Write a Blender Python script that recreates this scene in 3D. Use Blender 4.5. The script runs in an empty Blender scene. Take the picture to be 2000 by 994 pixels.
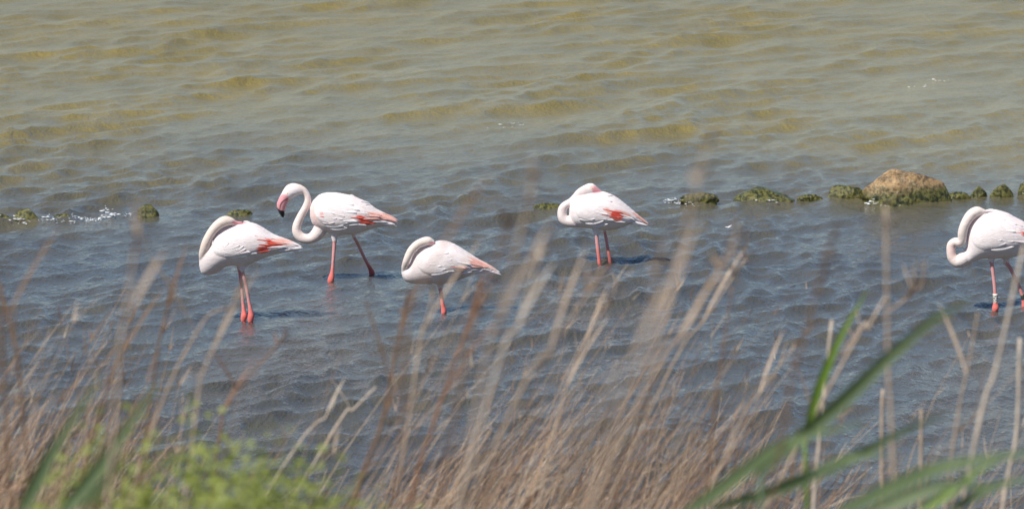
import bpy, bmesh, math, random
import numpy as np
from mathutils import Vector, Matrix
from mathutils.bvhtree import BVHTree

R = math.radians
scene = bpy.context.scene
col = scene.collection
rng = random.Random(7)
nrng = np.random.RandomState(11)

# ------------------------------------------------------------------ camera
CAM_H, FPX, PITCH = 4.4, 7950.0, R(8.58)
cam_d = bpy.data.cameras.new('camera')
cam = bpy.data.objects.new('camera', cam_d); col.objects.link(cam)
cam.location = (0, 0, CAM_H)
cam.rotation_euler = (math.pi/2 - PITCH, 0, 0)
cam_d.sensor_width = 36.0
cam_d.lens = FPX/2000*36.0
cam_d.clip_start = 0.1
cam_d.clip_end = 20000
cam_d.dof.use_dof = True
cam_d.dof.focus_distance = 27.6
cam_d.dof.aperture_fstop = 6.0
scene.camera = cam

# ------------------------------------------------------------------ sky and sun
SUN_TO = Vector((-0.29, -0.28, 0.50)).normalized()
el = math.asin(SUN_TO.z); rot = math.atan2(SUN_TO.x, SUN_TO.y)
world = bpy.data.worlds.new('World'); scene.world = world
world.use_nodes = True
wn = world.node_tree
for n in list(wn.nodes): wn.nodes.remove(n)
sky = wn.nodes.new('ShaderNodeTexSky'); sky.sky_type = 'NISHITA'
sky.sun_disc = False
sky.sun_elevation = el; sky.sun_rotation = rot % (2*math.pi)
sky.altitude = 0; sky.air_density = .7; sky.dust_density = .2; sky.ozone_density = 3.0
bg = wn.nodes.new('ShaderNodeBackground'); bg.inputs['Strength'].default_value = 0.09
wo = wn.nodes.new('ShaderNodeOutputWorld')
wn.links.new(sky.outputs[0], bg.inputs[0]); wn.links.new(bg.outputs[0], wo.inputs[0])
sun_d = bpy.data.lights.new('sun', 'SUN'); sun = bpy.data.objects.new('sun', sun_d); col.objects.link(sun)
sun_d.energy = 4.9; sun_d.angle = R(0.53); sun_d.color = (1.0, 0.955, 0.89)
sun.rotation_euler = (-SUN_TO).to_track_quat('-Z', 'Y').to_euler()
sun.location = (-10, -10, 20)
scene.view_settings.view_transform = 'Standard'
scene.view_settings.look = 'None'
scene.view_settings.exposure = 0.12
scene.view_settings.gamma = 1.0
scene.render.engine = 'CYCLES'
scene.cycles.use_denoising = True
scene.cycles.max_bounces = 6
scene.cycles.caustics_reflective = False
scene.cycles.caustics_refractive = False

# ------------------------------------------------------------------ pixel helpers
CF = Vector((0, math.cos(PITCH), -math.sin(PITCH)))
CU = Vector((0, math.sin(PITCH), math.cos(PITCH)))
def ray(px, py):
    return CF + Vector((1, 0, 0))*((px-1000)/FPX) - CU*((py-497)/FPX)
def on_z(px, py, z=0.0):
    d = ray(px, py); return Vector((0, 0, CAM_H)) + d*((z-CAM_H)/d.z)
def on_y(px, py, Y):
    d = ray(px, py); return Vector((0, 0, CAM_H)) + d*(Y/d.y)
def to_px(P):
    """array (n,3) of world points -> photo pixels"""
    P = np.asarray(P, float).reshape(-1, 3)
    q = P - np.array([0, 0, CAM_H])
    dep = q @ np.array(CF)
    return np.stack([1000 + FPX*q[:, 0]/dep, 497 - FPX*(q @ np.array(CU))/dep], 1)

def bank_z(y):
    return np.interp(y, [-40, -5, 0, 5, 8, 10, 12, 14, 16, 17.5, 19, 22, 60, 5000],
                     [3.2, 2.9, 2.8, 2.4, 1.95, 1.6, 1.2, .8, .38, .02, -.25, -.42, -.5, -.6])

# ------------------------------------------------------------------ object helpers
def tag(o, label=None, cat=None, group=None, kind=None):
    if label: o['label'] = label
    if cat: o['category'] = cat
    if group: o['group'] = group
    if kind: o['kind'] = kind
    return o
def link(name, me, mats=None, parent=None, smooth=True):
    o = bpy.data.objects.new(name, me); col.objects.link(o)
    if mats:
        for m in (mats if isinstance(mats, (list, tuple)) else [mats]): me.materials.append(m)
    if parent: o.parent = parent
    if smooth and len(me.polygons): me.polygons.foreach_set('use_smooth', [True]*len(me.polygons))
    return o
def mesh_np(name, V, F):
    me = bpy.data.meshes.new(name)
    V = np.asarray(V, np.float32); F = np.asarray(F, np.int32)
    k = F.shape[1]
    me.vertices.add(len(V)); me.vertices.foreach_set('co', V.ravel())
    me.loops.add(F.size); me.loops.foreach_set('vertex_index', F.ravel())
    me.polygons.add(len(F)); me.polygons.foreach_set('loop_start', np.arange(0, F.size, k, dtype=np.int32))
    me.polygons.foreach_set('loop_total', np.full(len(F), k, np.int32))
    me.update(calc_edges=True); me.validate()
    return me
def set_col(me, C, name='Col'):
    C = np.asarray(C, np.float32)
    if C.shape[1] == 3: C = np.concatenate([C, np.ones((len(C), 1), np.float32)], 1)
    a = me.attributes.new(name, 'FLOAT_COLOR', 'POINT'); a.data.foreach_set('color', C.ravel())
def catmull(P, n):
    P = np.asarray(P, float); m = len(P)
    Q = np.vstack([2*P[0]-P[1], P, 2*P[-1]-P[-2]])
    t = np.linspace(0, m-1, n); i = np.minimum(t.astype(int), m-2); u = (t-i)[:, None]
    a, b, c, d = Q[i], Q[i+1], Q[i+2], Q[i+3]
    return 0.5*((2*b)+(-a+c)*u+(2*a-5*b+4*c-d)*u**2+(-a+3*b-3*c+d)*u**3)
def tube_arrays(C, r, sides=12, cap=True):
    """rounded tube along centreline C (n,3) with radii r"""
    C = np.asarray(C, float); r = np.asarray(r, float)
    if cap:
        d0 = C[0]-C[1]; d0 /= np.linalg.norm(d0)+1e-9
        d1 = C[-1]-C[-2]; d1 /= np.linalg.norm(d1)+1e-9
        C = np.vstack([C[0]+d0*r[0]*.9, C[0]+d0*r[0]*.5, C, C[-1]+d1*r[-1]*.5, C[-1]+d1*r[-1]*.9])
        r = np.concatenate([[r[0]*.3, r[0]*.85], r, [r[-1]*.85, r[-1]*.3]])
    T = np.gradient(C, axis=0); T /= np.linalg.norm(T, axis=1)[:, None]+1e-12
    ref = np.array([0, 1, 0.]) if abs(T[:, 1]).mean() < .8 else np.array([1., 0, 0])
    A = np.cross(T, ref); A /= np.linalg.norm(A, axis=1)[:, None]+1e-12
    B = np.cross(T, A)
    th = np.linspace(0, 2*math.pi, sides, endpoint=False)
    V = (C[:, None] + r[:, None, None]*(np.cos(th)[None, :, None]*A[:, None] + np.sin(th)[None, :, None]*B[:, None])).reshape(-1, 3)
    n = len(C); F = []
    for i in range(n-1):
        for j in range(sides):
            k = (j+1) % sides
            F.append((i*sides+j, i*sides+k, (i+1)*sides+k, (i+1)*sides+j))
    caps = [tuple(range(sides))[::-1], tuple((n-1)*sides+j for j in range(sides))]
    return V, F, caps

# ------------------------------------------------------------------ material helpers
def mat(name, base=(.5, .5, .5), rough=.6, spec=.5):
    m = bpy.data.materials.new(name); m.use_nodes = True
    nt = m.node_tree; b = nt.nodes['Principled BSDF']
    b.inputs['Base Color'].default_value = (*base, 1); b.inputs['Roughness'].default_value = rough
    b.inputs['Specular IOR Level'].default_value = spec
    return m, nt, b
def node(nt, t, **kw):
    n = nt.nodes.new(t)
    for k, v in kw.items():
        if k in n.inputs.keys(): n.inputs[k].default_value = v
        else: setattr(n, k, v)
    return n
def noise(nt, scale, detail=4, rough=.55, vec=None, stretch=None, src='Object'):
    tc = nt.nodes.new('ShaderNodeTexCoord'); out = tc.outputs[src]
    if stretch:
        mp = nt.nodes.new('ShaderNodeMapping'); mp.inputs['Scale'].default_value = stretch
        nt.links.new(out, mp.inputs[0]); out = mp.outputs[0]
    n = nt.nodes.new('ShaderNodeTexNoise'); n.inputs['Scale'].default_value = scale
    n.inputs['Detail'].default_value = detail; n.inputs['Roughness'].default_value = rough
    nt.links.new(out, n.inputs['Vector'])
    return n
def ramp(nt, fac, stops):
    r = nt.nodes.new('ShaderNodeValToRGB')
    while len(r.color_ramp.elements) < len(stops): r.color_ramp.elements.new(.5)
    for e, (p, c) in zip(r.color_ramp.elements, stops):
        e.position = p; e.color = (*c, 1) if len(c) == 3 else c
    nt.links.new(fac, r.inputs[0]); return r
def mixc(nt, fac, a, b, mode='MIX'):
    m = nt.nodes.new('ShaderNodeMix'); m.data_type = 'RGBA'; m.blend_type = mode
    for s, v in ((0, fac), (6, a), (7, b)):
        if isinstance(v, (int, float)): m.inputs[s].default_value = v
        elif isinstance(v, tuple): m.inputs[s].default_value = (*v, 1) if len(v) == 3 else v
        else: nt.links.new(v, m.inputs[s])
    return m.outputs[2]
def bump(nt, bsdf, h, strength=.5, dist=.01, prev=None):
    b = nt.nodes.new('ShaderNodeBump'); b.inputs['Strength'].default_value = strength; b.inputs['Distance'].default_value = dist
    nt.links.new(h, b.inputs['Height'])
    if prev: nt.links.new(prev, b.inputs['Normal'])
    nt.links.new(b.outputs[0], bsdf.inputs['Normal']); return b.outputs[0]

# ------------------------------------------------------------------ water
def wave_field(X, Y):
    """height and horizontal shift of the water sheet; lower waves in the lee of the rock line"""
    rs = np.random.RandomState(5)
    H = np.zeros_like(X); DX = np.zeros_like(X); DY = np.zeros_like(X)
    lee = 1/(1+np.exp(-(Y-33.0)/1.3))           # 0 near shore, 1 beyond the rocks
    gust = .8 + .35*np.sin(X*.9+Y*.31+1.0)*np.sin(Y*.37-X*.23+.4) + .18*np.sin(X*2.3-Y*.9)
    fade = np.clip((900-Y)/800, 0, 1)
    shore = np.clip((Y-17.0)/4, .25, 1)
    main = math.atan2(-.55, .83)
    for i in range(84):
        lam = 2.1*(.07/2.1)**((i+rs.rand())/84)
        th = main + rs.randn()*(.42 if lam > .5 else .6)
        k = 2*math.pi/lam; kx, ky = k*math.cos(th), k*math.sin(th)
        a = (.0044*lam**.9 if lam > .55 else .0068*lam if lam > .3 else .0078*lam**.95)*(.5+1.0*rs.rand())
        if lam > .9: w = .45 + .55*lee
        elif lam > .35: w = 1.2 - .2*lee
        else: w = 1.8 - .8*lee
        ph = kx*X + ky*Y + rs.rand()*6.283
        # bend the crests so that no train runs on as a ruler-straight line
        ph = ph + 1.1*np.sin(X*(.5+rs.rand())+Y*(.3+.5*rs.rand())+rs.rand()*6)
        A = .78*a*w*gust*fade*shore*np.clip((lam/(.0018*Y+.012)-1.5)/2, 0, 1)   # nothing finer than the sheet can carry
        H += A*np.cos(ph)
        q = (1.25 if lam > .5 else .8)*A*np.sin(ph)
        DX -= q*math.cos(th); DY -= q*math.sin(th)
    return H, DX, DY
def build_water():
    fine = np.linspace(-.205, .205, 520)
    side = np.geomspace(.215, 4.0, 26)
    tx = np.concatenate([-side[::-1], fine, side])
    ys = [15.2]
    while ys[-1] < 62: ys.append(ys[-1] + .0010*ys[-1]*(1 if ys[-1] > 19 else 1.6) + .006)
    while ys[-1] < 9000: ys.append(ys[-1]*1.045)
    ys = np.array(ys)
    Y = np.repeat(ys[:, None], len(tx), 1); X = Y*tx[None]
    H, DX, DY = wave_field(X, Y)
    V = np.stack([X+DX, Y+DY, H], -1).reshape(-1, 3)
    n, m = len(ys), len(tx)
    I = (np.arange(n-1)[:, None]*m + np.arange(m-1)[None]).ravel()
    F = np.stack([I, I+1, I+1+m, I+m], 1)
    me = mesh_np('water', V, F)
    M, nt, b = mat('water_turbid', (.1, .1, .05), .035, .5)
    b.inputs['IOR'].default_value = 1.333
    # suspended silt: thick beyond the rocks, settled and clearer in their lee
    geo = nt.nodes.new('ShaderNodeNewGeometry'); sep = nt.nodes.new('ShaderNodeSeparateXYZ')
    nt.links.new(geo.outputs['Position'], sep.inputs[0])
    n1 = noise(nt, .16, 3, .5); n2 = noise(nt, .9, 3, .55)
    ad = node(nt, 'ShaderNodeMath', operation='MULTIPLY_ADD'); nt.links.new(n1.outputs[0], ad.inputs[0]); ad.inputs[1].default_value = 9.0
    nt.links.new(sep.outputs[1], ad.inputs[2])
    mr = nt.nodes.new('ShaderNodeMapRange'); mr.interpolation_type = 'SMOOTHSTEP'
    mr.inputs[1].default_value = 33.5; mr.inputs[2].default_value = 43.0
    nt.links.new(ad.outputs[0], mr.inputs[0])
    silt = mixc(nt, mr.outputs[0], (.090, .088, .076), (.248, .198, .062))
    var = ramp(nt, n2.outputs[0], [(.35, (.86, .88, .9)), (.68, (1.1, 1.08, 1.0))])
    c = mixc(nt, 1.0, silt, var.outputs[0], 'MULTIPLY')
    nt.links.new(c, b.inputs['Base Color'])
    # wavelets too fine for the sheet make the open water less mirror-like
    rg = nt.nodes.new('ShaderNodeMapRange'); rg.inputs[1].default_value = 30.0; rg.inputs[2].default_value = 46.0
    rg.inputs[3].default_value = .045; rg.inputs[4].default_value = .24
    nt.links.new(sep.outputs[1], rg.inputs[0]); nt.links.new(rg.outputs[0], b.inputs['Roughness'])
    r1 = noise(nt, 14, 5, .6, stretch=(.8, .35, 1)); r2 = noise(nt, 48, 3, .6, stretch=(.8, .35, 1))
    p = bump(nt, b, r1.outputs[0], .8, .03)
    bump(nt, b, r2.outputs[0], .9, .013, p)
    o = link('water', me, M)
    tag(o, kind='structure')
    return o
water = build_water()

# ------------------------------------------------------------------ bank and lake bed
def build_ground():
    xs = np.concatenate([np.geomspace(3000, 12, 14)*-1, np.linspace(-10, 10, 121), np.geomspace(12, 3000, 14)])
    ys = np.concatenate([[-3000, -400, -60], np.linspace(-30, 24, 190), np.geomspace(26, 9500, 22)])
    X, Y = np.meshgrid(xs, ys)
    Z = bank_z(Y)
    for i in range(14):
        k = 1.2*1.28**i; a = .05/(1.28**i)*1.2; t = nrng.rand()*6.28
        Z += a*np.sin(X*k*math.cos(t)+Y*k*math.sin(t)+nrng.rand()*6.28)*np.clip((20-Y)/4, .1, 1)
    V = np.stack([X, Y, Z], -1).reshape(-1, 3)
    n, m = X.shape; I = (np.arange(n-1)[:, None]*m+np.arange(m-1)[None]).ravel()
    me = mesh_np('ground', V, np.stack([I, I+1, I+1+m, I+m], 1))
    M, nt, b = mat('bank_soil', (.2, .14, .09), .95, .2)
    n1 = noise(nt, 6, 6, .65); n2 = noise(nt, 60, 4, .7)
    c1 = ramp(nt, n1.outputs[0], [(.3, (.10, .07, .045)), (.55, (.22, .15, .095)), (.75, (.32, .23, .15))])
    c2 = ramp(nt, n2.outputs[0], [(.3, (.6, .6, .6)), (.7, (1.2, 1.15, 1.1))])
    nt.links.new(mixc(nt, 1, c1.outputs[0], c2.outputs[0], 'MULTIPLY'), b.inputs['Base Color'])
    bump(nt, b, n2.outputs[0], .8, .03)
    tag(link('ground', me, M), kind='structure')
build_ground()

# ------------------------------------------------------------------ rocks
def rock_material(name, mossy_top, bare):
    M, nt, b = mat(name, (.2, .2, .1), .38, .5)
    geo = nt.nodes.new('ShaderNodeNewGeometry'); sep = nt.nodes.new('ShaderNodeSeparateXYZ'); nt.links.new(geo.outputs['Position'], sep.inputs[0])
    n1 = noise(nt, 6.5, 7, .7); n2 = noise(nt, 30, 5, .7); n3 = noise(nt, 5, 3, .5)
    stone = ramp(nt, n1.outputs[0], bare)
    speck = ramp(nt, n2.outputs[0], [(.34, (.25, .23, .2)), (.48, (.9, .9, .9)), (.7, (1.3, 1.25, 1.15))])
    stone = mixc(nt, 1, stone.outputs[0], speck.outputs[0], 'MULTIPLY')
    weed = ramp(nt, n2.outputs[0], [(.3, (.010, .013, .005)), (.44, (.034, .042, .011)), (.58, (.17, .155, .035)), (.75, (.06, .075, .016))])
    # weed grows up to an uneven tide line
    h = node(nt, 'ShaderNodeMath', operation='MULTIPLY_ADD'); nt.links.new(n3.outputs[0], h.inputs[0]); h.inputs[1].default_value = -.16
    nt.links.new(sep.outputs[2], h.inputs[2])
    mr = nt.nodes.new('ShaderNodeMapRange'); mr.inputs[1].default_value = mossy_top-.13; mr.inputs[2].default_value = mossy_top-.06
    mr.inputs[3].default_value = 1; mr.inputs[4].default_value = 0
    nt.links.new(h.outputs[0], mr.inputs[0])
    nt.links.new(mixc(nt, mr.outputs[0], stone, weed.outputs[0]), b.inputs['Base Color'])
    rr = ramp(nt, n2.outputs[0], [(.4, (.10, .10, .10)), (.65, (.5, .5, .5))])
    nt.links.new(rr.outputs[0], b.inputs['Roughness'])
    p = bump(nt, b, n1.outputs[0], .8, .03)
    bump(nt, b, n2.outputs[0], .9, .014, p)
    return M
bare_tan = [(.3, (.07, .05, .04)), (.42, (.27, .19, .10)), (.52, (.42, .27, .13)), (.62, (.44, .34, .19)), (.75, (.20, .17, .14))]
bare_dark = [(.3, (.05, .045, .03)), (.55, (.13, .10, .05)), (.75, (.2, .16, .07))]
M_boulder = rock_material('boulder_stone', .115, bare_tan)
M_rock = rock_material('weedy_stone', .24, bare_dark)
M_rockb = rock_material('half_weedy_stone', .09, bare_dark)
def rock(cx, base_y, w, h, label, m, seed, lump=.26, peak=0.0, depth=.62, nfac=12):
    """cx, base_y, w, h in photo pixels; stands at the water line where base_y meets the water"""
    p = on_z(cx, base_y-h*.04); S = FPX/math.sqrt(p.y**2+CAM_H**2)
    W, Hh = w/S, h/S
    D = W*depth*.8
    Hh = max(Hh - D*.45*math.sin(math.atan2(CAM_H, p.y)), .45*Hh)
    bm = bmesh.new(); bmesh.ops.create_icosphere(bm, subdivisions=5 if w > 100 else 4, radius=1)
    rs = np.random.RandomState(seed)
    V = np.array([v.co[:] for v in bm.verts])
    d = np.ones(len(V))
    for o in range(6):
        f = 1.5*1.75**o; a = lump/(1.6**o)
        for _ in range(3):
            kv = rs.randn(3); kv *= f/np.linalg.norm(kv)
            d += a*.6*np.sin(V@kv + rs.rand()*6.28)
    for o in range(4):                          # ridges and cracks
        kv = rs.randn(3); kv *= (3.0*1.7**o)/np.linalg.norm(kv)
        d -= (.10/(1.45**o))*np.clip(1-np.abs(np.sin(V@kv + .8*np.sin(V@rs.randn(3)*2.5)+rs.rand()*6.28))*3.2, 0, 1)
    # a few broad chiselled facets
    for _ in range(nfac):
        nv = rs.randn(3); nv[2] = abs(nv[2])*.8; nv /= np.linalg.norm(nv)
        s = V@nv; lim = .66+.2*rs.rand()
        d = np.where(s*d > lim, d*(.2+.8*lim/np.maximum(s*d, .01)), d)
    V = V*d[:, None]
    V[:, 0] += peak*np.clip(V[:, 2], 0, 1)
    up = V[:, 2] > 0
    x0, x1 = V[up, 0].min(), V[up, 0].max(); V[:, 0] = (V[:, 0]-(x0+x1)/2)/(x1-x0)*W
    V[:, 1] *= D/2; zt = V[:, 2].max()
    # near edge of the rock meets the water at base_y
    V[:, 2] = np.where(V[:, 2] > 0, V[:, 2]/zt*(Hh*1.02), V[:, 2]*.42)
    for v, c in zip(bm.verts, V): v.co = c
    me = bpy.data.meshes.new('rock'); bm.to_mesh(me); bm.free()
    o = link('rock', me, m); o.location = (p.x, p.y + D*.42, 0)
    tag(o, label, 'rock', 'rocks breaking the water in a line')
    return o
ROCKS = [
 (4, 431, 40, 13, 'low dark rock left of the moss topped rock by the splash', M_rockb, 3),
 (50, 431, 52, 23, 'rock with green moss on top and rusty side, water washing over its left edge', M_rock, 5),
 (118, 427, 38, 9, 'barely surfacing dark rock between the rusty sided rock and the white splash', M_rockb, 8),
 (288, 427, 44, 27, 'pointed yellow green rock standing alone right of the white splash', M_rock, 13),
 (466, 422, 54, 13, 'flat dark weedy rock behind the back of the flamingo with a creamy tucked neck', M_rock, 17),
 (1070, 409, 64, 12, 'long flat brown rock touching the bent neck of a sleeping flamingo', M_rockb, 23),
 (1366, 400, 80, 23, 'low wet rock sloping right with dark green weed, alone by small foam', M_rockb, 29),
 (1493, 393, 118, 26, 'wide yellow green weedy rock mound left of the big boulder', M_rock, 31),
 (1583, 391, 52, 11, 'thin dark rock awash between the wide mound and the knobbly rock', M_rockb, 37),
 (1652, 390, 72, 27, 'dark green knobbly rock touching the left foot of the brown boulder', M_rock, 41),
 (1868, 388, 56, 13, 'low rusty brown rock trailing off the right foot of the big boulder', M_rockb, 47),
 (1912, 386, 34, 22, 'small round olive rock right of the boulder', M_rock, 53),
 (1957, 386, 46, 26, 'two lobed dark green rock beside the small round olive one', M_rock, 59),
 (2003, 383, 30, 28, 'dark rock at the end of the line past the two lobed one', M_rock, 61),
]
for (cx, by, w, h, lab, m, sd) in ROCKS:
    rock(cx, by, w, h, lab, m, sd, peak=.12 if cx == 288 else 0)
rock(1771, 399, 180, 68, 'big bare brown boulder with green weed round its foot', M_boulder, 75, lump=.17, peak=-.06, depth=.8, nfac=4)

# ------------------------------------------------------------------ flamingo materials
def plumage_material():
    M, nt, b = mat('plumage', (.8, .75, .72), .8, .15)
    b.inputs['Sheen Weight'].default_value = .2; b.inputs['Sheen Roughness'].default_value = .5
    at = node(nt, 'ShaderNodeAttribute', attribute_name='Col')
    n1 = noise(nt, 22, 5, .6, stretch=(1, 1, 1.6)); n2 = noise(nt, 120, 4, .65, stretch=(.45, 1, 1.3))
    v = ramp(nt, n1.outputs[0], [(.3, (.89, .86, .855)), (.7, (1.03, 1.02, 1.02))])
    nt.links.new(mixc(nt, 1, at.outputs['Color'], v.outputs[0], 'MULTIPLY'), b.inputs['Base Color'])
    rt = node(nt, 'ShaderNodeAttribute', attribute_name='Gloss')
    rg = nt.nodes.new('ShaderNodeMapRange'); rg.inputs[3].default_value = .85; rg.inputs[4].default_value = .38
    nt.links.new(rt.outputs['Fac'], rg.inputs[0]); nt.links.new(rg.outputs[0], b.inputs['Roughness'])
    p = bump(nt, b, n1.outputs[0], .22, .012)
    bump(nt, b, n2.outputs[0], .5, .004, p)
    return M
M_plum = plumage_material()
def feather_material(name, c, c2):
    M, nt, b = mat(name, c, .75, .2)
    n1 = noise(nt, 3.0, 3, .6, stretch=(.6, 6, 1))
    oi = nt.nodes.new('ShaderNodeObjectInfo')
    rr = ramp(nt, n1.outputs[0], [(.3, c), (.7, c2)])
    rv = ramp(nt, oi.outputs['Random'], [(0, (.89, .87, .875)), (1, (1.04, 1.03, 1.03))])
    nt.links.new(mixc(nt, 1, rr.outputs[0], rv.outputs[0], 'MULTIPLY'), b.inputs['Base Color'])
    n2 = noise(nt, 2.5, 2, .5, stretch=(1.5, 40, 1)); bump(nt, b, n2.outputs[0], .25, .05)
    return M
F_MATS = {
 'white': feather_material('feather_white', (.88, .83, .82), (.91, .88, .88)),
 'blush': feather_material('feather_blush', (.88, .77, .75), (.89, .82, .81)),
 'salmon': feather_material('feather_salmon', (.84, .42, .35), (.86, .55, .48)),
 'red': feather_material('feather_red', (.70, .09, .06), (.80, .19, .13)),
}
def feather_mesh(name, m, pointed=.5):
    nx, ny = 7, 5
    V = []
    for i in range(nx):
        x = i/(nx-1)
        w = .5*min(1, (x/.35)**.6 if x < .35 else 1)*(1 if x < .55 else math.sqrt(max(0, 1-((x-.55)/.45)**2))*(1-pointed)+pointed*(1-(x-.55)/.45))
        for j in range(ny):
            t = (j/(ny-1))*2-1
            V.append((x, t*w, -.42*(t*w)**2*2 - .10*x*x + .02*(1-abs(t))))
    F = []
    for i in range(nx-1):
        for j in range(ny-1):
            a = i*ny+j; F.append((a, a+1, a+ny+1, a+ny))
    me = mesh_np(name, V, F); me.materials.append(m)
    me.polygons.foreach_set('use_smooth', [True]*len(me.polygons))
    return me
F_MESH = {k: feather_mesh('feather_'+k, m, .35) for k, m in F_MATS.items()}
F_LONG = {k: feather_mesh('long_feather_'+k, m, .7) for k, m in F_MATS.items()}

# ------------------------------------------------------------------ flamingo builder
def chaikin(P, it=2):
    P = np.asarray(P, float)
    for _ in range(it):
        N = np.roll(P, -1, 0); P = np.stack([.75*P+.25*N, .25*P+.75*N], 1).reshape(-1, 2)
    return P
def inside(P, poly):
    x, y = P[:, 0], P[:, 1]; r = np.zeros(len(P), bool); j = len(poly)-1
    for i in range(len(poly)):
        xi, yi = poly[i]; xj, yj = poly[j]
        if yi != yj:
            r ^= ((yi > y) != (yj > y)) & (x < (xj-xi)*(y-yi)/(yj-yi)+xi)
        j = i
    return r
def poly_dist(P, poly):
    """signed: positive inside"""
    d = np.full(len(P), 1e9)
    for i in range(len(poly)):
        a = poly[i]; b = poly[(i+1) % len(poly)]; ab = b-a
        t = np.clip(((P-a)@ab)/(ab@ab+1e-9), 0, 1)
        d = np.minimum(d, np.linalg.norm(P-(a+t[:, None]*ab), axis=1))
    return np.where(inside(P, poly), d, -d)
def line_near(P, L):
    """distance from points to polyline L and parameter 0..1 of nearest point"""
    best = np.full(len(P), 1e9); par = np.zeros(len(P))
    for i in range(len(L)-1):
        a, b = L[i], L[i+1]; ab = b-a
        t = np.clip(((P-a)@ab)/(ab@ab+1e-12), 0, 1)
        d = np.linalg.norm(P-(a+t[:, None]*ab), axis=1)
        m = d < best; best[m] = d[m]; par[m] = (i+t[m])/(len(L)-1)
    return best, par
def inflate(poly, step=.004, k=1.0):
    """closed mesh with silhouette poly (metres, x-z) and rounded cross sections"""
    lo = poly.min(0)-3*step; hi = poly.max(0)+3*step
    nx, nz = (np.ceil((hi-lo)/step)).astype(int)+1
    gx = lo[0]+np.arange(nx)*step; gz = lo[1]+np.arange(nz)*step
    G = np.stack(np.meshgrid(gx, gz, indexing='ij'), -1)
    M = inside(G.reshape(-1, 2), poly).reshape(nx, nz)
    M[0] = M[-1] = False; M[:, 0] = M[:, -1] = False
    u = np.zeros((nx, nz)); s2 = step*step
    ii, jj = np.meshgrid(np.arange(nx), np.arange(nz), indexing='ij')
    red = ((ii+jj) % 2 == 0) & M; blk = ((ii+jj) % 2 == 1) & M
    w = 1.93
    for _ in range(260):
        for msk in (red, blk):
            nb = np.roll(u, 1, 0)+np.roll(u, -1, 0)+np.roll(u, 1, 1)+np.roll(u, -1, 1)
            u = np.where(msk, u+w*((nb+s2)/4-u), u)
    h = k*np.sqrt(np.maximum(2.5*u, 0))
    D = M.copy()
    for a in (-1, 0, 1):
        for b in (-1, 0, 1): D |= np.roll(np.roll(M, a, 0), b, 1)
    idf = -np.ones((nx, nz), int); idb = idf.copy()
    V = []; F = []
    for i, j in zip(*np.nonzero(D)):
        idf[i, j] = len(V); V.append((gx[i], -h[i, j], gz[j]))
        if M[i, j]: idb[i, j] = len(V); V.append((gx[i], h[i, j], gz[j]))
        else: idb[i, j] = idf[i, j]
    for i in range(nx-1):
        for j in range(nz-1):
            if D[i, j] and D[i+1, j] and D[i, j+1] and D[i+1, j+1]:
                F.append((idf[i, j], idf[i+1, j], idf[i+1, j+1], idf[i, j+1]))
                q = (idb[i, j], idb[i, j+1], idb[i+1, j+1], idb[i+1, j])
                if q != (idf[i, j], idf[i, j+1], idf[i+1, j+1], idf[i+1, j]): F.append(q)
    return V, F

WHITE = np.array((.89, .83, .82)); CREAM = np.array((.83, .71, .62)); PINK = np.array((.88, .62, .57))
RED = np.array((.74, .085, .055)); SALMON = np.array((.84, .42, .34)); LEG = np.array((.75, .37, .36)); JOINT = np.array((.80, .20, .17))
BILL = np.array((.78, .36, .39)); BLACK = np.array((.012, .012, .014))

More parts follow.
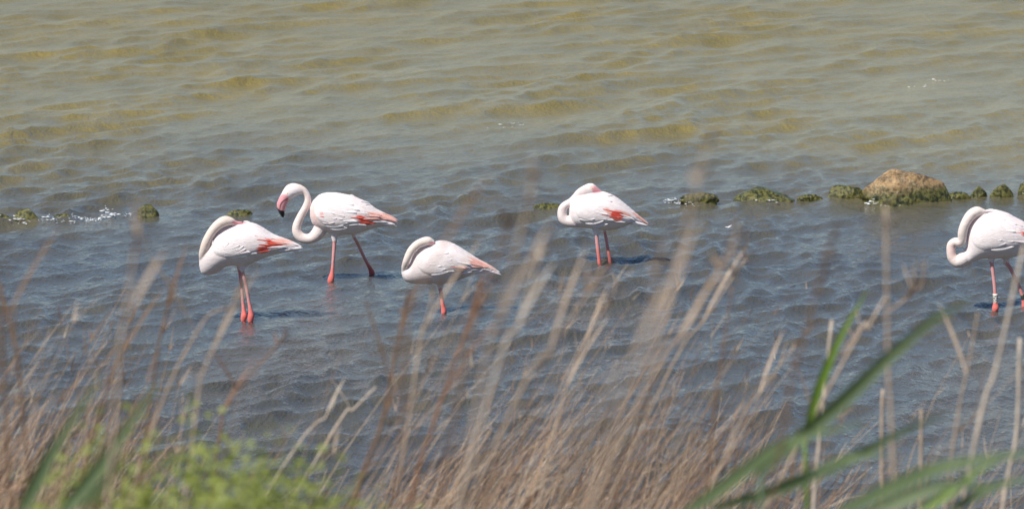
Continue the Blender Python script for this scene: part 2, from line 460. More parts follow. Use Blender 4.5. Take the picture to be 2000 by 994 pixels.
def flamingo(label, zoom, body, wing_up, wing_lo, necks, legs, reds, salmons=(), heads=(), bills=(), pinks=(), blacks=(), eye=None,
             body_k=.92, neck_col=CREAM, rings=(), droop=0, seed=1, extra=()):
    ox, oy, zs = zoom
    Zp = lambda P: np.array([(ox+p[0]/zs, oy+p[1]/zs) for p in P], float)       # zoom-crop pixels -> photo pixels
    rs = random.Random(seed)
    foot = Zp([legs[0]['pts'][-1][:2]])[0]
    A = np.array(on_z(foot[0], foot[1]))                                        # standing foot on the water
    Y0 = A[1] + legs[0].get('y', -.03)*-1                                       # mid plane of the bird
    S = FPX/np.linalg.norm(A-np.array([0, 0, CAM_H]))                           # photo pixels per metre here
    org = np.array([A[0], Y0, 0.0])
    def W(P, yoff=0.0):
        return np.array([np.array(on_y(x, y, Y0+yoff)) - org for x, y in P])
    V = []; F = []
    def add(v, f):
        n = len(V); V.extend([tuple(p) for p in v]); F.extend([tuple(i+n for i in q) for q in f])
    # trunk
    bp = chaikin(Zp(body), 2); bw = W(bp)[:, [0, 2]]
    add(*inflate(bw, k=body_k))
    for hd in heads:
        v, f = inflate(chaikin(W(Zp(hd['poly']))[:, [0, 2]], 2), step=.003, k=hd.get('k', .85))
        add([(x, y+hd.get('y', 0), z) for x, y, z in v], f)
    neck_lines = []; leg_lines = []
    for nk in necks:
        q = np.array(nk, float)
        c = np.array([np.array(on_y(ox+a/zs, oy+b/zs, Y0+yy))-org for a, b, r, yy in q]); rr = q[:, 2]/zs/S
        cr = catmull(np.column_stack([c, rr]), 8*len(q))
        v, f, caps = tube_arrays(cr[:, :3], cr[:, 3], 16); add(v, f+caps)
        neck_lines.append(cr)
    for lg in legs:
        q = np.array(lg['pts'], float); n = len(q); y = lg.get('y', 0)
        top = np.array(on_y(ox+q[0, 0]/zs, oy+q[0, 1]/zs, Y0+y))
        ft = np.array(on_z(ox+q[-1, 0]/zs, oy+q[-1, 1]/zs))
        c = []
        for i, (a, b, r) in enumerate(q):
            yy = top[1] + (ft[1]-top[1])*max(0, (b-q[0, 1]))/(q[-1, 1]-q[0, 1])
            c.append(np.array(on_y(ox+a/zs, oy+b/zs, yy)))
        c = np.array(c)-org; rr = q[:, 2]/zs/S
        # shank carries on under water down to the bed
        dirn = c[-1]-c[-2]; dirn /= np.linalg.norm(dirn)
        c = np.vstack([c[0]+(0, -y*.4, .07), c, c[-1]+(.01, 0, -.05), c[-1]+(.04, 0, -.40)])
        rr = np.concatenate([[rr[0]*2.2], rr, [rr[-1]*.6, rr[-1]*.45]])
        cr = catmull(np.column_stack([c, rr]), 7*len(c)); cr[:, 3] = np.maximum(cr[:, 3], .006)
        v, f, caps = tube_arrays(cr[:, :3], cr[:, 3], 14); add(v, f+caps)
        leg_lines.append((cr, W([Zp([q[0, :2]])[0]])[0][2]))
        # feathered thigh
        if lg.get('thigh', True):
            t0 = c[1]; tr = q[0, 2]/zs/S
            cc = np.array([t0+(0, -y*.4, .10), t0+(0, -y*.15, .045), t0+(.0, 0, .005), t0+(.001, 0, -.02)])
            v, f, caps = tube_arrays(cc, np.array([tr*3.2, tr*2.4, tr*1.5, tr*1.12]), 14); add(v, f+caps)
    me0 = bpy.data.meshes.new('tmp'); me0.from_pydata(V, [], F); me0.update()
    ob = bpy.data.objects.new('tmp', me0); col.objects.link(ob)
    mo = ob.modifiers.new('r', 'REMESH'); mo.mode = 'VOXEL'; mo.voxel_size = .0042; mo.use_smooth_shade = True
    ms = ob.modifiers.new('s', 'SMOOTH'); ms.factor = .5; ms.iterations = 3
    dg = bpy.context.evaluated_depsgraph_get(); dg.update()
    me = bpy.data.meshes.new_from_object(ob.evaluated_get(dg)); me.name = 'flamingo'
    bpy.data.objects.remove(ob); bpy.data.meshes.remove(me0)
    n = len(me.vertices); P = np.empty(n*3, np.float32); me.vertices.foreach_get('co', P); P = P.reshape(-1, 3).astype(float)
    # ---- plumage colours
    px = to_px(P+org)
    C = np.repeat(WHITE[None], n, 0); gl = np.zeros(n)
    blush = .5+.5*np.sin(P[:, 0]*23+2*np.sin(P[:, 2]*31+seed))*np.sin(P[:, 2]*17+P[:, 1]*21+seed)
    C = C*(1-.17*blush[:, None])+(.17*blush[:, None])*PINK[None]*1.05
    nd = np.full(n, 9.)
    for cr in neck_lines:
        d, t = line_near(P, cr[::3, :3]); rad = np.interp(t, np.linspace(0, 1, len(cr)), cr[:, 3])
        nd = np.minimum(nd, d/rad + np.clip((.25-t)*4, 0, 1)*.35)
    wN = np.clip((1.35-nd)/.3, 0, 1)[:, None]; C = C*(1-wN)+wN*neck_col[None]
    def paint(poly, c, soft=2.0, limit=None):
        nonlocal C
        d = poly_dist(px, chaikin(Zp(poly), 2)); w = np.clip(d/soft*.5+.5, 0, 1)[:, None]
        C = C*(1-w)+w*np.asarray(c)[None]; return w[:, 0]
    for p in pinks: paint(p, PINK*.98, 9)
    for p in salmons: paint(p, SALMON, 4)
    for p in reds: paint(p, RED, 3)
    for p in bills: gl = np.maximum(gl, paint(p, BILL, 1.5))
    for p in blacks: gl = np.maximum(gl, paint(p, BLACK, 1.0))
    for cr, ztop in leg_lines:
        d, t = line_near(P, cr[::2, :3]); rad = np.interp(t, np.linspace(0, 1, len(cr)), cr[:, 3])
        edge = ztop-.012+.006*np.sin(P[:, 0]*300+P[:, 1]*260)
        w = (np.clip((1.6-d/rad)/.2, 0, 1)*np.clip((edge-P[:, 2])/.006, 0, 1))[:, None]
        jn = np.clip((.15-P[:, 2])/.10, 0, 1)[:, None]
        lc = LEG[None]*(1-jn)+JOINT[None]*jn
        C = C*(1-w)+w*lc; gl = np.maximum(gl, w[:, 0])
    set_col(me, C); 
    a = me.attributes.new('Gloss', 'FLOAT', 'POINT'); a.data.foreach_set('value', gl.astype(np.float32))
    bird = link('flamingo', me, M_plum); bird.location = org
    tag(bird, label, 'flamingo', 'flamingos standing in the shallows')
    # ---- folded wings with separate feathers
    me.calc_loop_triangles()
    bvh = BVHTree.FromPolygons([Vector(p) for p in P], [tuple(p.vertices) for p in me.polygons])
    ns, nt_ = 44, 16
    up = catmull(Zp(wing_up), ns); lo = catmull(Zp(wing_lo), ns)
    red_px = [chaikin(Zp(p), 2) for p in reds]; sal_px = [chaikin(Zp(p), 2) for p in salmons]
    for side in (-1, 1):
        G = np.zeros((ns, nt_, 3)); N = np.zeros((ns, nt_, 3))
        for i in range(ns):
            for j in range(nt_):
                t = j/(nt_-1); q = up[i]*(1-t)+lo[i]*t
                w = W([q])[0]
                hit = bvh.ray_cast(Vector((w[0], side*.5, w[2])), Vector((0, -side, 0)), .5)
                if hit[0] is None:
                    hit = bvh.find_nearest(Vector((w[0], side*.02, w[2])))
                p, nn = np.array(hit[0]), np.array(hit[1])
                if nn[1]*side < 0: nn = nn*np.array([1, -1, 1])
                G[i, j] = p; N[i, j] = nn
        for _ in range(3):
            G[1:-1, 1:-1] = (G[:-2, 1:-1]+G[2:, 1:-1]+G[1:-1, :-2]+G[1:-1, 2:]+2*G[1:-1, 1:-1])/6
        for _ in range(4):
            N[1:-1, 1:-1] = N[:-2, 1:-1]+N[2:, 1:-1]+N[1:-1, :-2]+N[1:-1, 2:]
        N /= np.linalg.norm(N, axis=2)[:, :, None]+1e-9
        s = np.linspace(0, 1, ns)[:, None]; tt = np.linspace(0, 1, nt_)[None]
        off = .011*np.minimum(1, np.minimum(s*7, (1-s)*5))*np.minimum(1, np.minimum(tt*4+.1, (1-tt)*5)) - .003
        GW = G+N*off[:, :, None]
        I = (np.arange(ns-1)[:, None]*nt_+np.arange(nt_-1)[None]).ravel()
        Fq = np.stack([I, I+1, I+nt_+1, I+nt_], 1)
        if side > 0: Fq = Fq[:, ::-1]
        wm = mesh_np('wing', GW.reshape(-1, 3), Fq)
        wp = to_px(GW.reshape(-1, 3)+org)
        wc = np.repeat(WHITE[None], len(wp), 0)
        fr = np.repeat(np.linspace(0, 1, ns), nt_)[:, None]
        wc = wc*(1-.18*fr)+.18*fr*PINK[None]
        for pl in sal_px:
            w = np.clip(poly_dist(wp, pl)/4+.5, 0, 1)[:, None]; wc = wc*(1-w)+w*SALMON
        for pl in red_px:
            w = np.clip(poly_dist(wp, pl)/3+.5, 0, 1)[:, None]; wc = wc*(1-w)+w*RED
        set_col(wm, wc)
        wing = link('wing', wm, M_plum, bird)
        def at(u, v):
            fi = min(max(u, 0), 1)*(ns-1); fj = min(max(v, 0), 1)*(nt_-1)
            i = min(int(fi), ns-2); j = min(int(fj), nt_-2); a, b = fi-i, fj-j
            f = lambda Q: Q[i, j]*(1-a)*(1-b)+Q[i+1, j]*a*(1-b)+Q[i, j+1]*(1-a)*b+Q[i+1, j+1]*a*b
            return f(GW), f(N)
        rows = [(.86, 4, .105, .022, 1), (.74, 5, .12, .026, 1), (.63, 6, .115, .030, 1), (.52, 6, .105, .034, 0), (.42, 7, .090, .034, 0),
                (.32, 7, .075, .032, 0), (.23, 7, .060, .030, 0), (.14, 7, .050, .028, 0), (.06, 6, .040, .026, 0)]
        for (u0, cnt, L, Wd, lng) in rows:
            for q in range(cnt):
                v = (q+.5+rs.uniform(-.22, .22))/cnt*.9+.05; u = u0+rs.uniform(-.022, .022)
                p0, nn = at(u-.09, v); p1, _ = at(u+.10, v+.01)
                dr = p1-p0
                if np.linalg.norm(dr) < 1e-4: continue
                dr = dr/np.linalg.norm(dr)+np.array([0, 0, rs.uniform(-.13, .08)-droop])
                X = Vector(dr).normalized(); Zv = Vector(nn)
                Yv = Zv.cross(X).normalized(); Zv = X.cross(Yv)
                ang = R(rs.uniform(-8.0, -3.0)); X2 = (Matrix.Rotation(ang, 3, Yv) @ X); Z2 = X2.cross(Yv)
                Lf = L*rs.uniform(.85, 1.15); wf = Wd*rs.uniform(.9, 1.15)
                tip = np.array(p0)+np.array(X2)*Lf
                mid = to_px((np.array(p0)+np.array(X2)*Lf*.68+org)[None])
                kind = 'white' if rs.random() < .62 else 'blush'
                if any(poly_dist(mid, pl)[0] > -1.0 for pl in red_px): kind = 'red'
                elif any(poly_dist(mid, pl)[0] > -1.0 for pl in sal_px): kind = 'salmon'
                tp = to_px((tip+org)[None])
                if poly_dist(tp, bp)[0] < (-2.0 if u0 > .7 else 1.0):
                    Lf *= .62
                    tip = np.array(p0)+np.array(X2)*Lf
                    if poly_dist(to_px((tip+org)[None]), bp)[0] < -2.0: continue
                if kind in ('white', 'blush') and any(poly_dist(tp, pl)[0] > 0 for pl in red_px+sal_px): Lf *= .4
                if kind == 'red': Lf *= .75; wf *= .7
                o = bpy.data.objects.new('feather', (F_LONG if lng else F_MESH)[kind]); col.objects.link(o)
                M4 = Matrix(((X2.x*Lf, Yv.x*wf, Z2.x*.055, p0[0]+nn[0]*.0005), (X2.y*Lf, Yv.y*wf, Z2.y*.055, p0[1]+nn[1]*.0005), (X2.z*Lf, Yv.z*wf, Z2.z*.055, p0[2]+nn[2]*.0005), (0, 0, 0, 1)))
                o.parent = wing; o.matrix_local = M4
    # ---- stray feathers that stand proud (zoom pixel of root, tip, width)
    for (x0, y0, x1, y1, wd, kind) in extra:
        a, b = W(Zp([(x0, y0), (x1, y1)]))
        h = bvh.ray_cast(Vector((a[0], -.5, a[2])), Vector((0, 1, 0)), 1)
        ya = h[0].y-.007 if h[0] is not None else -.01
        h2 = bvh.ray_cast(Vector((b[0], -.5, b[2])), Vector((0, 1, 0)), 1)
        yb = min(h2[0].y-.0135, ya+.05) if h2[0] is not None else ya*.4
        a[1] = ya; b[1] = yb
        X = Vector(b-a); Lf = X.length; X.normalize(); Zv = Vector((0, -1, .25)); Yv = Zv.cross(X).normalized(); Zv = X.cross(Yv); wf = wd/zs/S
        o = bpy.data.objects.new('feather', F_LONG[kind]); col.objects.link(o); o.parent = bird
        o.matrix_local = Matrix(((X.x*Lf, Yv.x*wf, Zv.x*.03, a[0]), (X.y*Lf, Yv.y*wf, Zv.y*.03, a[1]), (X.z*Lf, Yv.z*wf, Zv.z*.03, a[2]), (0, 0, 0, 1)))
    if eye:
        for side in (-1, 1):
            w = W(Zp([eye]))[0]
            h = bvh.ray_cast(Vector((w[0], side*.3, w[2])), Vector((0, -side, 0)), .6)
            bm = bmesh.new(); bmesh.ops.create_uvsphere(bm, u_segments=12, v_segments=8, radius=.0052)
            em = bpy.data.meshes.new('eye'); bm.to_mesh(em); bm.free()
            e = link('eye', em, M_eye, bird); e.location = Vector(h[0])+Vector((0, -side*.0022, 0))
    for rg in rings:
        cr, _ = leg_lines[rg['leg']]
        za = W(Zp([(0, rg['y0'])]))[0][2]; zb = W(Zp([(0, rg['y1'])]))[0][2]
        cc = np.array([[np.interp(-z, -cr[:, 2], cr[:, k]) for k in range(2)]+[z] for z in np.linspace(za, zb, 6)])
        rad = np.interp(-(za+zb)/2, -cr[:, 2], cr[:, 3])+rg.get('extra', .0022)
        v, f, caps = tube_arrays(cc, np.full(6, rad), 20, cap=False)
        rm = bpy.data.meshes.new('leg_ring'); rm.from_pydata([tuple(p) for p in v], [], f+caps); rm.update()
        ro = link('leg_ring', rm, rg['mat'], bird)
        ro['label'] = rg['label']
        if rg.get('code'):
            ax = cc[-1]-cc[0]; ln = np.linalg.norm(ax); ax /= ln
            for k, glyph in enumerate(rg['code']):
                for rep in (-1.05, .55, 2.3):
                    gv = []; gf = []
                    for (u0, v0, u1, v1) in glyph:      # strokes: u round the ring, v along it
                        b0 = len(gv)
                        for uu in np.linspace(u0, u1, 4):
                            for vv in (v0, v1):
                                th = rep-math.pi/2+(uu-.5)*1.25
                                c = cc[0]+ax*ln*(.10+.8*(k+vv)/len(rg['code']))
                                gv.append(c+np.array([math.cos(th), math.sin(th), 0])*(rad+.0007))
                        for s_ in range(3):
                            gf.append((b0+2*s_, b0+2*s_+1, b0+2*s_+3, b0+2*s_+2))
                    gm = bpy.data.meshes.new('ring_mark'); gm.from_pydata([tuple(p) for p in gv], [], gf); gm.update()
                    link('ring_mark', gm, M_black, ro)
    return bird

M_eye, _, _b = mat('eye_pale', (.75, .55, .2), .15, .6)
M_black, _, _b = mat('ring_black', (.01, .01, .012), .5, .4)
M_ring, _, _b = mat('ring_white', (.85, .82, .72), .4, .5)
M_ringd, _, _b = mat('ring_dark', (.06, .07, .055), .4, .5)

# 1 - sleeping bird, creamy neck laid back
flamingo('sleeping flamingo with cream neck curled flat against its breast, standing on two close legs', (360, 390, 3.823),
 body=[(185,320),(200,280),(240,232),(290,207),(345,187),(400,174),(480,166),(540,183),(600,218),(660,258),(720,280),(790,305),(840,329),(885,354),(860,374),(790,385),(720,397),(640,416),(560,447),(500,475),(440,506),(410,500),(385,490),(330,490),(285,507),(245,540),(205,560),(165,565),(128,547),(115,500),(109,440),(113,385),(135,350),(165,345)],
 wing_up=[(200,318),(245,250),(310,218),(400,192),(480,186),(560,208),(650,265),(740,300),(820,330),(868,352)],
 wing_lo=[(202,340),(230,395),(290,425),(370,440),(460,425),(550,395),(640,380),(720,358),(800,350),(868,356)],
 necks=[[(140,470,22,-.0),(138,420,30,-.035),(148,370,33,-.055),(166,312,33,-.065),(200,248,33,-.065),(248,192,36,-.06),(300,162,40,-.05),(345,162,31,-.045),(385,172,15,-.04),(430,172,8,-.035)]],
 bills=[[(345,178),(372,152),(440,158),(478,168),(440,182),(385,186)]],
 legs=[dict(pts=[(432,512,16),(450,590,14),(468,680,13),(484,770,13),(495,830,18),(498,868,25),(494,905,22)], y=-.03),
       dict(pts=[(412,512,14),(420,590,13),(430,680,12),(438,770,13),(444,830,17),(446,866,25),(442,898,20)], y=.03)],
 reds=[[(600,288),(650,294),(690,318),(720,330),(755,338),(700,348),(640,372),(545,390),(543,358),(610,345),(628,318)]],
 salmons=[[(670,300),(735,283),(830,322),(760,342),(700,345)]],
 extra=[(300,350,340,300,24,'white'),(350,350,425,316,22,'white'),(400,362,455,322,20,'white'),(380,385,470,345,22,'blush'),(440,162,492,166,16,'white'),(700,372,800,362,22,'white'),(780,360,888,356,26,'white'),(790,366,866,390,18,'blush'),(596,300,690,326,30,'red'),(550,372,660,358,28,'red'),(640,345,745,338,30,'red')],
 seed=1)

# 2 - striding bird with raised S neck
flamingo('striding flamingo with its S shaped neck up and black tipped pink bill showing', (520, 340, 4.321),
 body=[(368,340),(370,285),(395,225),(440,180),(500,158),(570,155),(650,168),(740,188),(790,212),(870,250),(920,292),(990,328),(1060,358),(1108,388),(1104,412),(1090,436),(1040,435),(960,445),(900,456),(830,480),(770,498),(730,512),(690,506),(640,510),(600,522),(570,520),(545,500),(505,482),(450,460),(405,435),(382,395)],
 wing_up=[(395,270),(440,212),(510,180),(600,180),(700,202),(800,240),(900,300),(1000,342),(1095,390)],
 wing_lo=[(400,310),(440,380),(510,440),(600,460),(690,440),(780,415),(880,410),(970,388),(1095,394)],
 necks=[[(500,380,75,0),(465,450,62,0),(420,515,54,0),(362,546,43,0),(300,538,43,0),(262,495,40,0),(258,440,37,0),(288,362,33,0),(328,290,31,0),(350,230,28,0),(346,182,26,0),(318,140,27,0),(280,120,32,0)]],
 heads=[dict(poly=[(335,135),(300,98),(250,80),(210,80),(170,100),(145,135),(128,170),(106,210),(89,250),(89,285),(104,322),(128,356),(146,372),(152,345),(155,305),(167,270),(184,228),(203,210),(238,192),(275,172),(318,168)], k=.88)],
 bills=[[(60,260),(118,180),(145,168),(185,178),(188,205),(200,240),(170,330),(120,400),(60,330)]],
 blacks=[[(70,272),(92,280),(112,305),(158,312),(180,330),(150,400),(60,380)], [(178,206),(150,216),(122,245),(112,275),(112,300),(118,300),(121,275),(131,250),(155,224),(180,213)]],
 pinks=[[(395,230),(440,215),(450,420),(420,440),(370,380)]],
 eye=(181,157),
 legs=[dict(pts=[(576,540,18),(574,600,16),(568,690,15),(562,770,14),(557,830,18),(550,872,27),(545,905,28)], y=-.035),
       dict(pts=[(738,520,16),(768,580,14),(808,665,14),(848,745,14),(876,795,18),(890,828,25),(895,852,24)], y=.035, thigh=False)],
 reds=[[(755,352),(800,345),(850,372),(880,398),(935,402),(905,412),(800,412),(775,385)], [(462,324),(475,328),(489,343),(452,344)]],
 salmons=[[(890,325),(985,328),(1112,385),(1080,402),(1040,392),(940,398),(900,400),(850,380),(880,370)]],
 extra=[(700,176,748,186,20,'white'),(800,225,876,240,24,'white'),(840,250,880,252,16,'white'),(980,325,1116,388,26,'salmon'),(960,352,1114,400,26,'salmon'),(1000,400,1104,436,26,'blush'),(960,398,1090,418,30,'white'),
        (480,372,600,350,26,'white'),(520,400,680,372,30,'white'),(500,420,660,410,30,'white'),(540,446,690,432,30,'white'),(480,395,580,386,26,'blush'),(450,338,492,340,14,'red'),(762,362,880,396,40,'red'),(790,392,930,404,26,'red')],
 neck_col=np.array((.87,.75,.70)), seed=2)

# 3 - sleeping bird on one leg
flamingo('sleeping flamingo balanced on one leg with its neck wrapped round the breast', (760, 440, 5.231),
 body=[(180,430),(215,380),(245,300),(290,245),(350,215),(420,200),(465,178),(490,158),(590,160),(680,200),(760,250),(830,295),(900,342),(1000,392),(1080,440),(1150,500),(1090,487),(1000,488),(930,480),(850,505),(780,527),(700,562),(620,587),(560,592),(535,606),(505,606),(480,592),(400,595),(290,597),(210,587),(158,562),(128,500),(124,430),(140,385),(165,395)],
 wing_up=[(255,318),(295,268),(360,236),(440,220),(510,190),(590,184),(700,230),(820,305),(920,362),(1060,438),(1128,484)],
 wing_lo=[(258,360),(310,440),(400,500),(520,510),(640,480),(720,478),(800,468),(870,455),(950,445),(1050,450),(1128,488)],
 necks=[[(155,490,26,-.0),(158,430,32,-.03),(172,380,36,-.05),(192,325,38,-.058),(225,262,41,-.058),(275,208,43,-.055),(335,175,45,-.045),(395,160,44,-.04),(440,172,30,-.035)]],
 bills=[[(400,196),(420,172),(455,170),(475,182),(440,198)]],
 legs=[dict(pts=[(522,615,22),(530,690,21),(540,760,20),(550,820,21),(558,865,27),(560,893,28)], y=0.0)],
 reds=[[(727,462),(780,458),(777,487),(735,486)]],
 salmons=[[(840,335),(900,343),(990,382),(1085,440),(1092,458),(1000,422),(955,442),(908,452),(895,420),(855,390)], [(700,430),(800,420),(830,452),(720,460)]],
 extra=[(470,168,600,164,30,'white'),(740,470,850,452,28,'white'),(850,470,985,430,34,'white'),(900,470,1090,462,34,'white'),(1000,452,1152,502,26,'blush'),
        (330,370,480,372,30,'white'),(380,410,540,382,32,'white'),(400,450,590,412,34,'white'),(430,480,620,440,34,'white'),(700,300,812,322,34,'white')],
 neck_col=np.array((.84,.74,.66)), seed=3)

# 4 - sleeping bird, neck loop hanging in front
flamingo('sleeping white flamingo with an open neck loop and pink bill tucked on its back', (1060, 340, 4.735),
 body=[(268,250),(290,215),(340,195),(400,182),(470,168),(545,158),(610,180),(660,202),(720,245),(790,300),(840,345),(900,395),(950,435),(985,465),(945,472),(900,456),(860,456),(800,462),(750,486),(690,506),(620,518),(560,514),(510,522),(470,515),(440,498),(390,494),(330,490),(290,462),(252,420),(242,350),(250,300)],
 wing_up=[(290,245),(360,206),(460,190),(550,178),(640,210),(720,258),(800,320),(880,392),(968,458)],
 wing_lo=[(285,300),(315,390),(380,450),(470,470),(560,448),(650,430),(750,424),(840,420),(968,464)],
 necks=[[(420,420,60,0),(340,440,54,0),(265,440,56,0),(208,428,50,0),(180,385,45,0),(183,325,41,0),(213,286,36,0),(262,256,34,.01),(300,218,34,.01),(345,172,38,.0),(395,140,38,-.01)]],
 heads=[dict(poly=[(285,240),(310,190),(370,113),(410,90),(455,84),(480,100),(510,130),(552,162),(500,178),(440,186),(360,195),(315,225)], k=.85, y=-.01)],
 bills=[[(455,170),(470,110),(500,110),(560,165),(480,182)]],
 salmons=[[(440,115),(462,112),(470,130),(450,138)], [(825,355),(870,368),(930,408),(990,465),(950,456),(905,425)], [(570,310),(630,330),(625,375),(580,350)], [(700,338),(760,345),(835,385),(780,400),(730,395)]],
 legs=[dict(pts=[(496,540,19),(502,610,18),(510,690,18),(519,760,17),(525,826,18)], y=-.035),
       dict(pts=[(573,520,15),(585,590,15),(600,680,15),(613,750,15),(622,816,16)], y=.04, thigh=False)],
 reds=[[(620,382),(634,345),(668,335),(720,345),(750,380),(738,415),(680,420),(640,410)]],
 extra=[(640,405,775,425,40,'white'),(750,425,850,412,32,'white'),(800,425,975,470,30,'white'),(830,350,986,466,26,'salmon'),(700,330,835,360,34,'white'),
        (330,400,480,390,36,'white'),(390,440,560,410,38,'white'),(440,470,600,440,36,'white'),(600,195,655,188,14,'white'),(626,360,735,380,46,'red'),(636,392,740,404,34,'red')],
 neck_col=np.array((.85,.75,.72)), seed=4, eye=(455,128))

# 5 - ringed bird at the edge
flamingo('flamingo with a white ring on its leg and a small neck loop before its breast', (1800, 380, 3.975),
 body=[(352,290),(365,230),(400,180),(450,145),(500,118),(560,113),(670,144),(700,165),(790,210),(870,262),(950,312),(1010,352),(1062,392),(1030,398),(960,402),(880,425),(800,455),(740,474),(690,490),(650,502),(615,492),(560,497),(500,490),(450,500),(385,530),(330,560),(285,572),(262,565),(300,520),(330,470),(345,420),(352,350)],
 wing_up=[(368,285),(405,205),(470,158),(550,135),(640,152),(720,190),(800,232),(900,298),(1045,386)],
 wing_lo=[(370,330),(400,400),(480,440),(580,430),(680,415),(770,402),(860,390),(940,382),(1045,390)],
 necks=[[(420,430,62,0),(345,487,55,0),(282,520,50,0),(240,492,38,0),(228,440,35,0),(232,392,35,0),(262,368,34,-.01),(298,372,34,-.03),(314,345,34,-.04),(318,290,36,-.05),(340,225,37,-.055),(380,162,40,-.05),(428,132,39,-.04),(475,135,26,-.035)]],
 pinks=[[(215,400),(260,400),(270,470),(240,500),(215,470)]],
 legs=[dict(pts=[(542,503,17),(550,570,15),(560,650,14),(568,730,14),(572,800,15),(574,845,20),(574,876,27),(573,897,25)], y=-.03),
       dict(pts=[(655,512,17),(690,575,15),(728,650,14),(760,720,14),(783,785,14),(795,835,19),(800,862,25),(801,882,22)], y=.035)],
 reds=[[(770,265),(800,275),(840,300),(930,345),(880,352),(800,325),(780,300)]],
 salmons=[[(900,315),(1000,352),(1060,390),(960,375)]],
 extra=[(500,130,675,146,26,'white'),(470,120,560,122,22,'blush'),(560,330,700,340,30,'white'),(470,350,610,325,28,'white'),(500,380,640,352,30,'white'),(520,410,700,380,30,'white'),(940,370,1066,394,26,'white')],
 rings=[dict(leg=0, y0=765, y1=846, mat=M_ring, label='white plastic leg ring with black code', code=[
            [(0,.0,.25,.8),(.75,.0,1,.8),(.25,.0,.75,.2)], [(0,.3,1,.5),(.7,.0,1,.85)], [(0,.0,1,.2),(0,.0,.25,.8),(.4,.6,1,.8)], [(.0,.1,.3,.8),(.6,.1,.95,.45)]]),
        dict(leg=1, y0=785, y1=824, mat=M_ringd, label='dark metal leg ring', extra=.001)],
 neck_col=np.array((.86,.76,.70)), seed=5)

# floating down feather
def floating_feather():
    p = on_z(1423, 449); me = F_LONG['white'].copy()
    o = bpy.data.objects.new('floating_feather', me); col.objects.link(o)
    V = np.array([v.co[:] for v in me.vertices])
    V = np.stack([V[:, 0]*.055-.03, V[:, 1]*.022, .012+.03*np.clip(V[:, 0]-.5, 0, 1)+V[:, 2]*.01], 1)
    me.vertices.foreach_set('co', V.ravel()); me.update()
    o.location = (p.x, p.y, .012); o.rotation_euler = (.2, 0, .35)
    tag(o, 'small loose white feather floating on the open water', 'feather')
floating_feather()

# ------------------------------------------------------------------ splashes
M_foam, nt_f, b_f = mat('foam', (.9, .92, .93), .25, .5)
def splash(name, label, spots, seed):
    """spots: (px, py on water, spread px x, height px, number)"""
    rs = random.Random(seed); V = []; F = []
    ico = bmesh.new(); bmesh.ops.create_icosphere(ico, subdivisions=1, radius=1)
    iv = np.array([v.co[:] for v in ico.verts]); jf = [[v.index for v in f.verts] for f in ico.faces]; ico.free()
    for (px, py, sx, hp, n) in spots:
        for _ in range(n):
            q = on_z(px+rs.gauss(0, sx*.5), py+rs.gauss(0, 1.6), .0)
            z = abs(rs.gauss(0, .5))*hp/245+.004 + wave_h(q.x, q.y)
            r = rs.choice([.0022, .0026, .003, .0036, .0046, .0065])
            sc = np.array([rs.uniform(.8, 5.0), rs.uniform(.8, 4), rs.uniform(.35, .9)])*r*rs.uniform(.6, 1)
            b = len(V); V.extend((iv*sc+np.array([q.x, q.y, z])).tolist()); F.extend([[b+i for i in f] for f in jf])
    me = mesh_np(name, V, F); o = link(name, me, M_foam)
    tag(o, label, 'splash', kind='stuff')
def wave_h(x, y):
    return float(wave_field(np.array([[x]]), np.array([[y]]))[0][0, 0])
splash('splash', 'white water splash between the rusty sided rock and the pointed rock', [(212, 424, 16, 18, 80), (175, 427, 40, 6, 70), (110, 432, 40, 4, 36), (40, 434, 20, 8, 26), (255, 421, 18, 5, 14)], 1)
splash('splash', 'thin foam at the left tip of the low wet rock', [(1318, 396, 20, 5, 34), (1345, 399, 18, 4, 14)], 2)
splash('splash', 'glittering drops along the weedy foot of the big boulder', [(1700, 396, 14, 10, 20), (1715, 398, 16, 4, 14), (1745, 397, 18, 4, 12), (1500, 393, 40, 6, 22)], 3)
splash('splash', 'small breaking crest out on the open water behind the sleeping flamingo', [(1012, 242, 12, 5, 12), (975, 248, 24, 2, 6)], 4)
splash('splash', 'breaking wave crest far out beyond the big boulder', [(1835, 160, 20, 6, 13), (1795, 170, 20, 3, 7)], 5)

# ------------------------------------------------------------------ dry grass
def straw_material():
    M, nt, b = mat('straw', (.4, .3, .2), .8, .25)
    at = node(nt, 'ShaderNodeAttribute', attribute_name='Col')
    n1 = noise(nt, 40, 3, .6); v = ramp(nt, n1.outputs[0], [(.3, (.75, .72, .7)), (.7, (1.15, 1.12, 1.1))])
    nt.links.new(mixc(nt, 1, at.outputs['Color'], v.outputs[0], 'MULTIPLY'), b.inputs['Base Color'])
    return M
M_straw = straw_material()
PXK = [0, 150, 300, 360, 430, 560, 700, 760, 850, 950, 1050, 1300, 1500, 1600, 1800, 2000]
DENSE = [775, 770, 755, 850, 920, 930, 920, 890, 850, 800, 750, 730, 770, 850, 900, 900]
THIN = [560, 560, 530, 560, 620, 640, 650, 600, 540, 500, 490, 480, 480, 540, 600, 560]
WEIGHT = [1.7, 1.7, 1.4, .6, .26, .28, .32, .5, .7, .85, 1.0, 1.0, .9, .5, .34, .3]
STRAW = [(.48, .37, .26), (.44, .32, .215), (.40, .28, .185), (.33, .22, .145), (.55, .45, .34), (.23, .15, .10), (.45, .36, .27), (.20, .12, .075)]
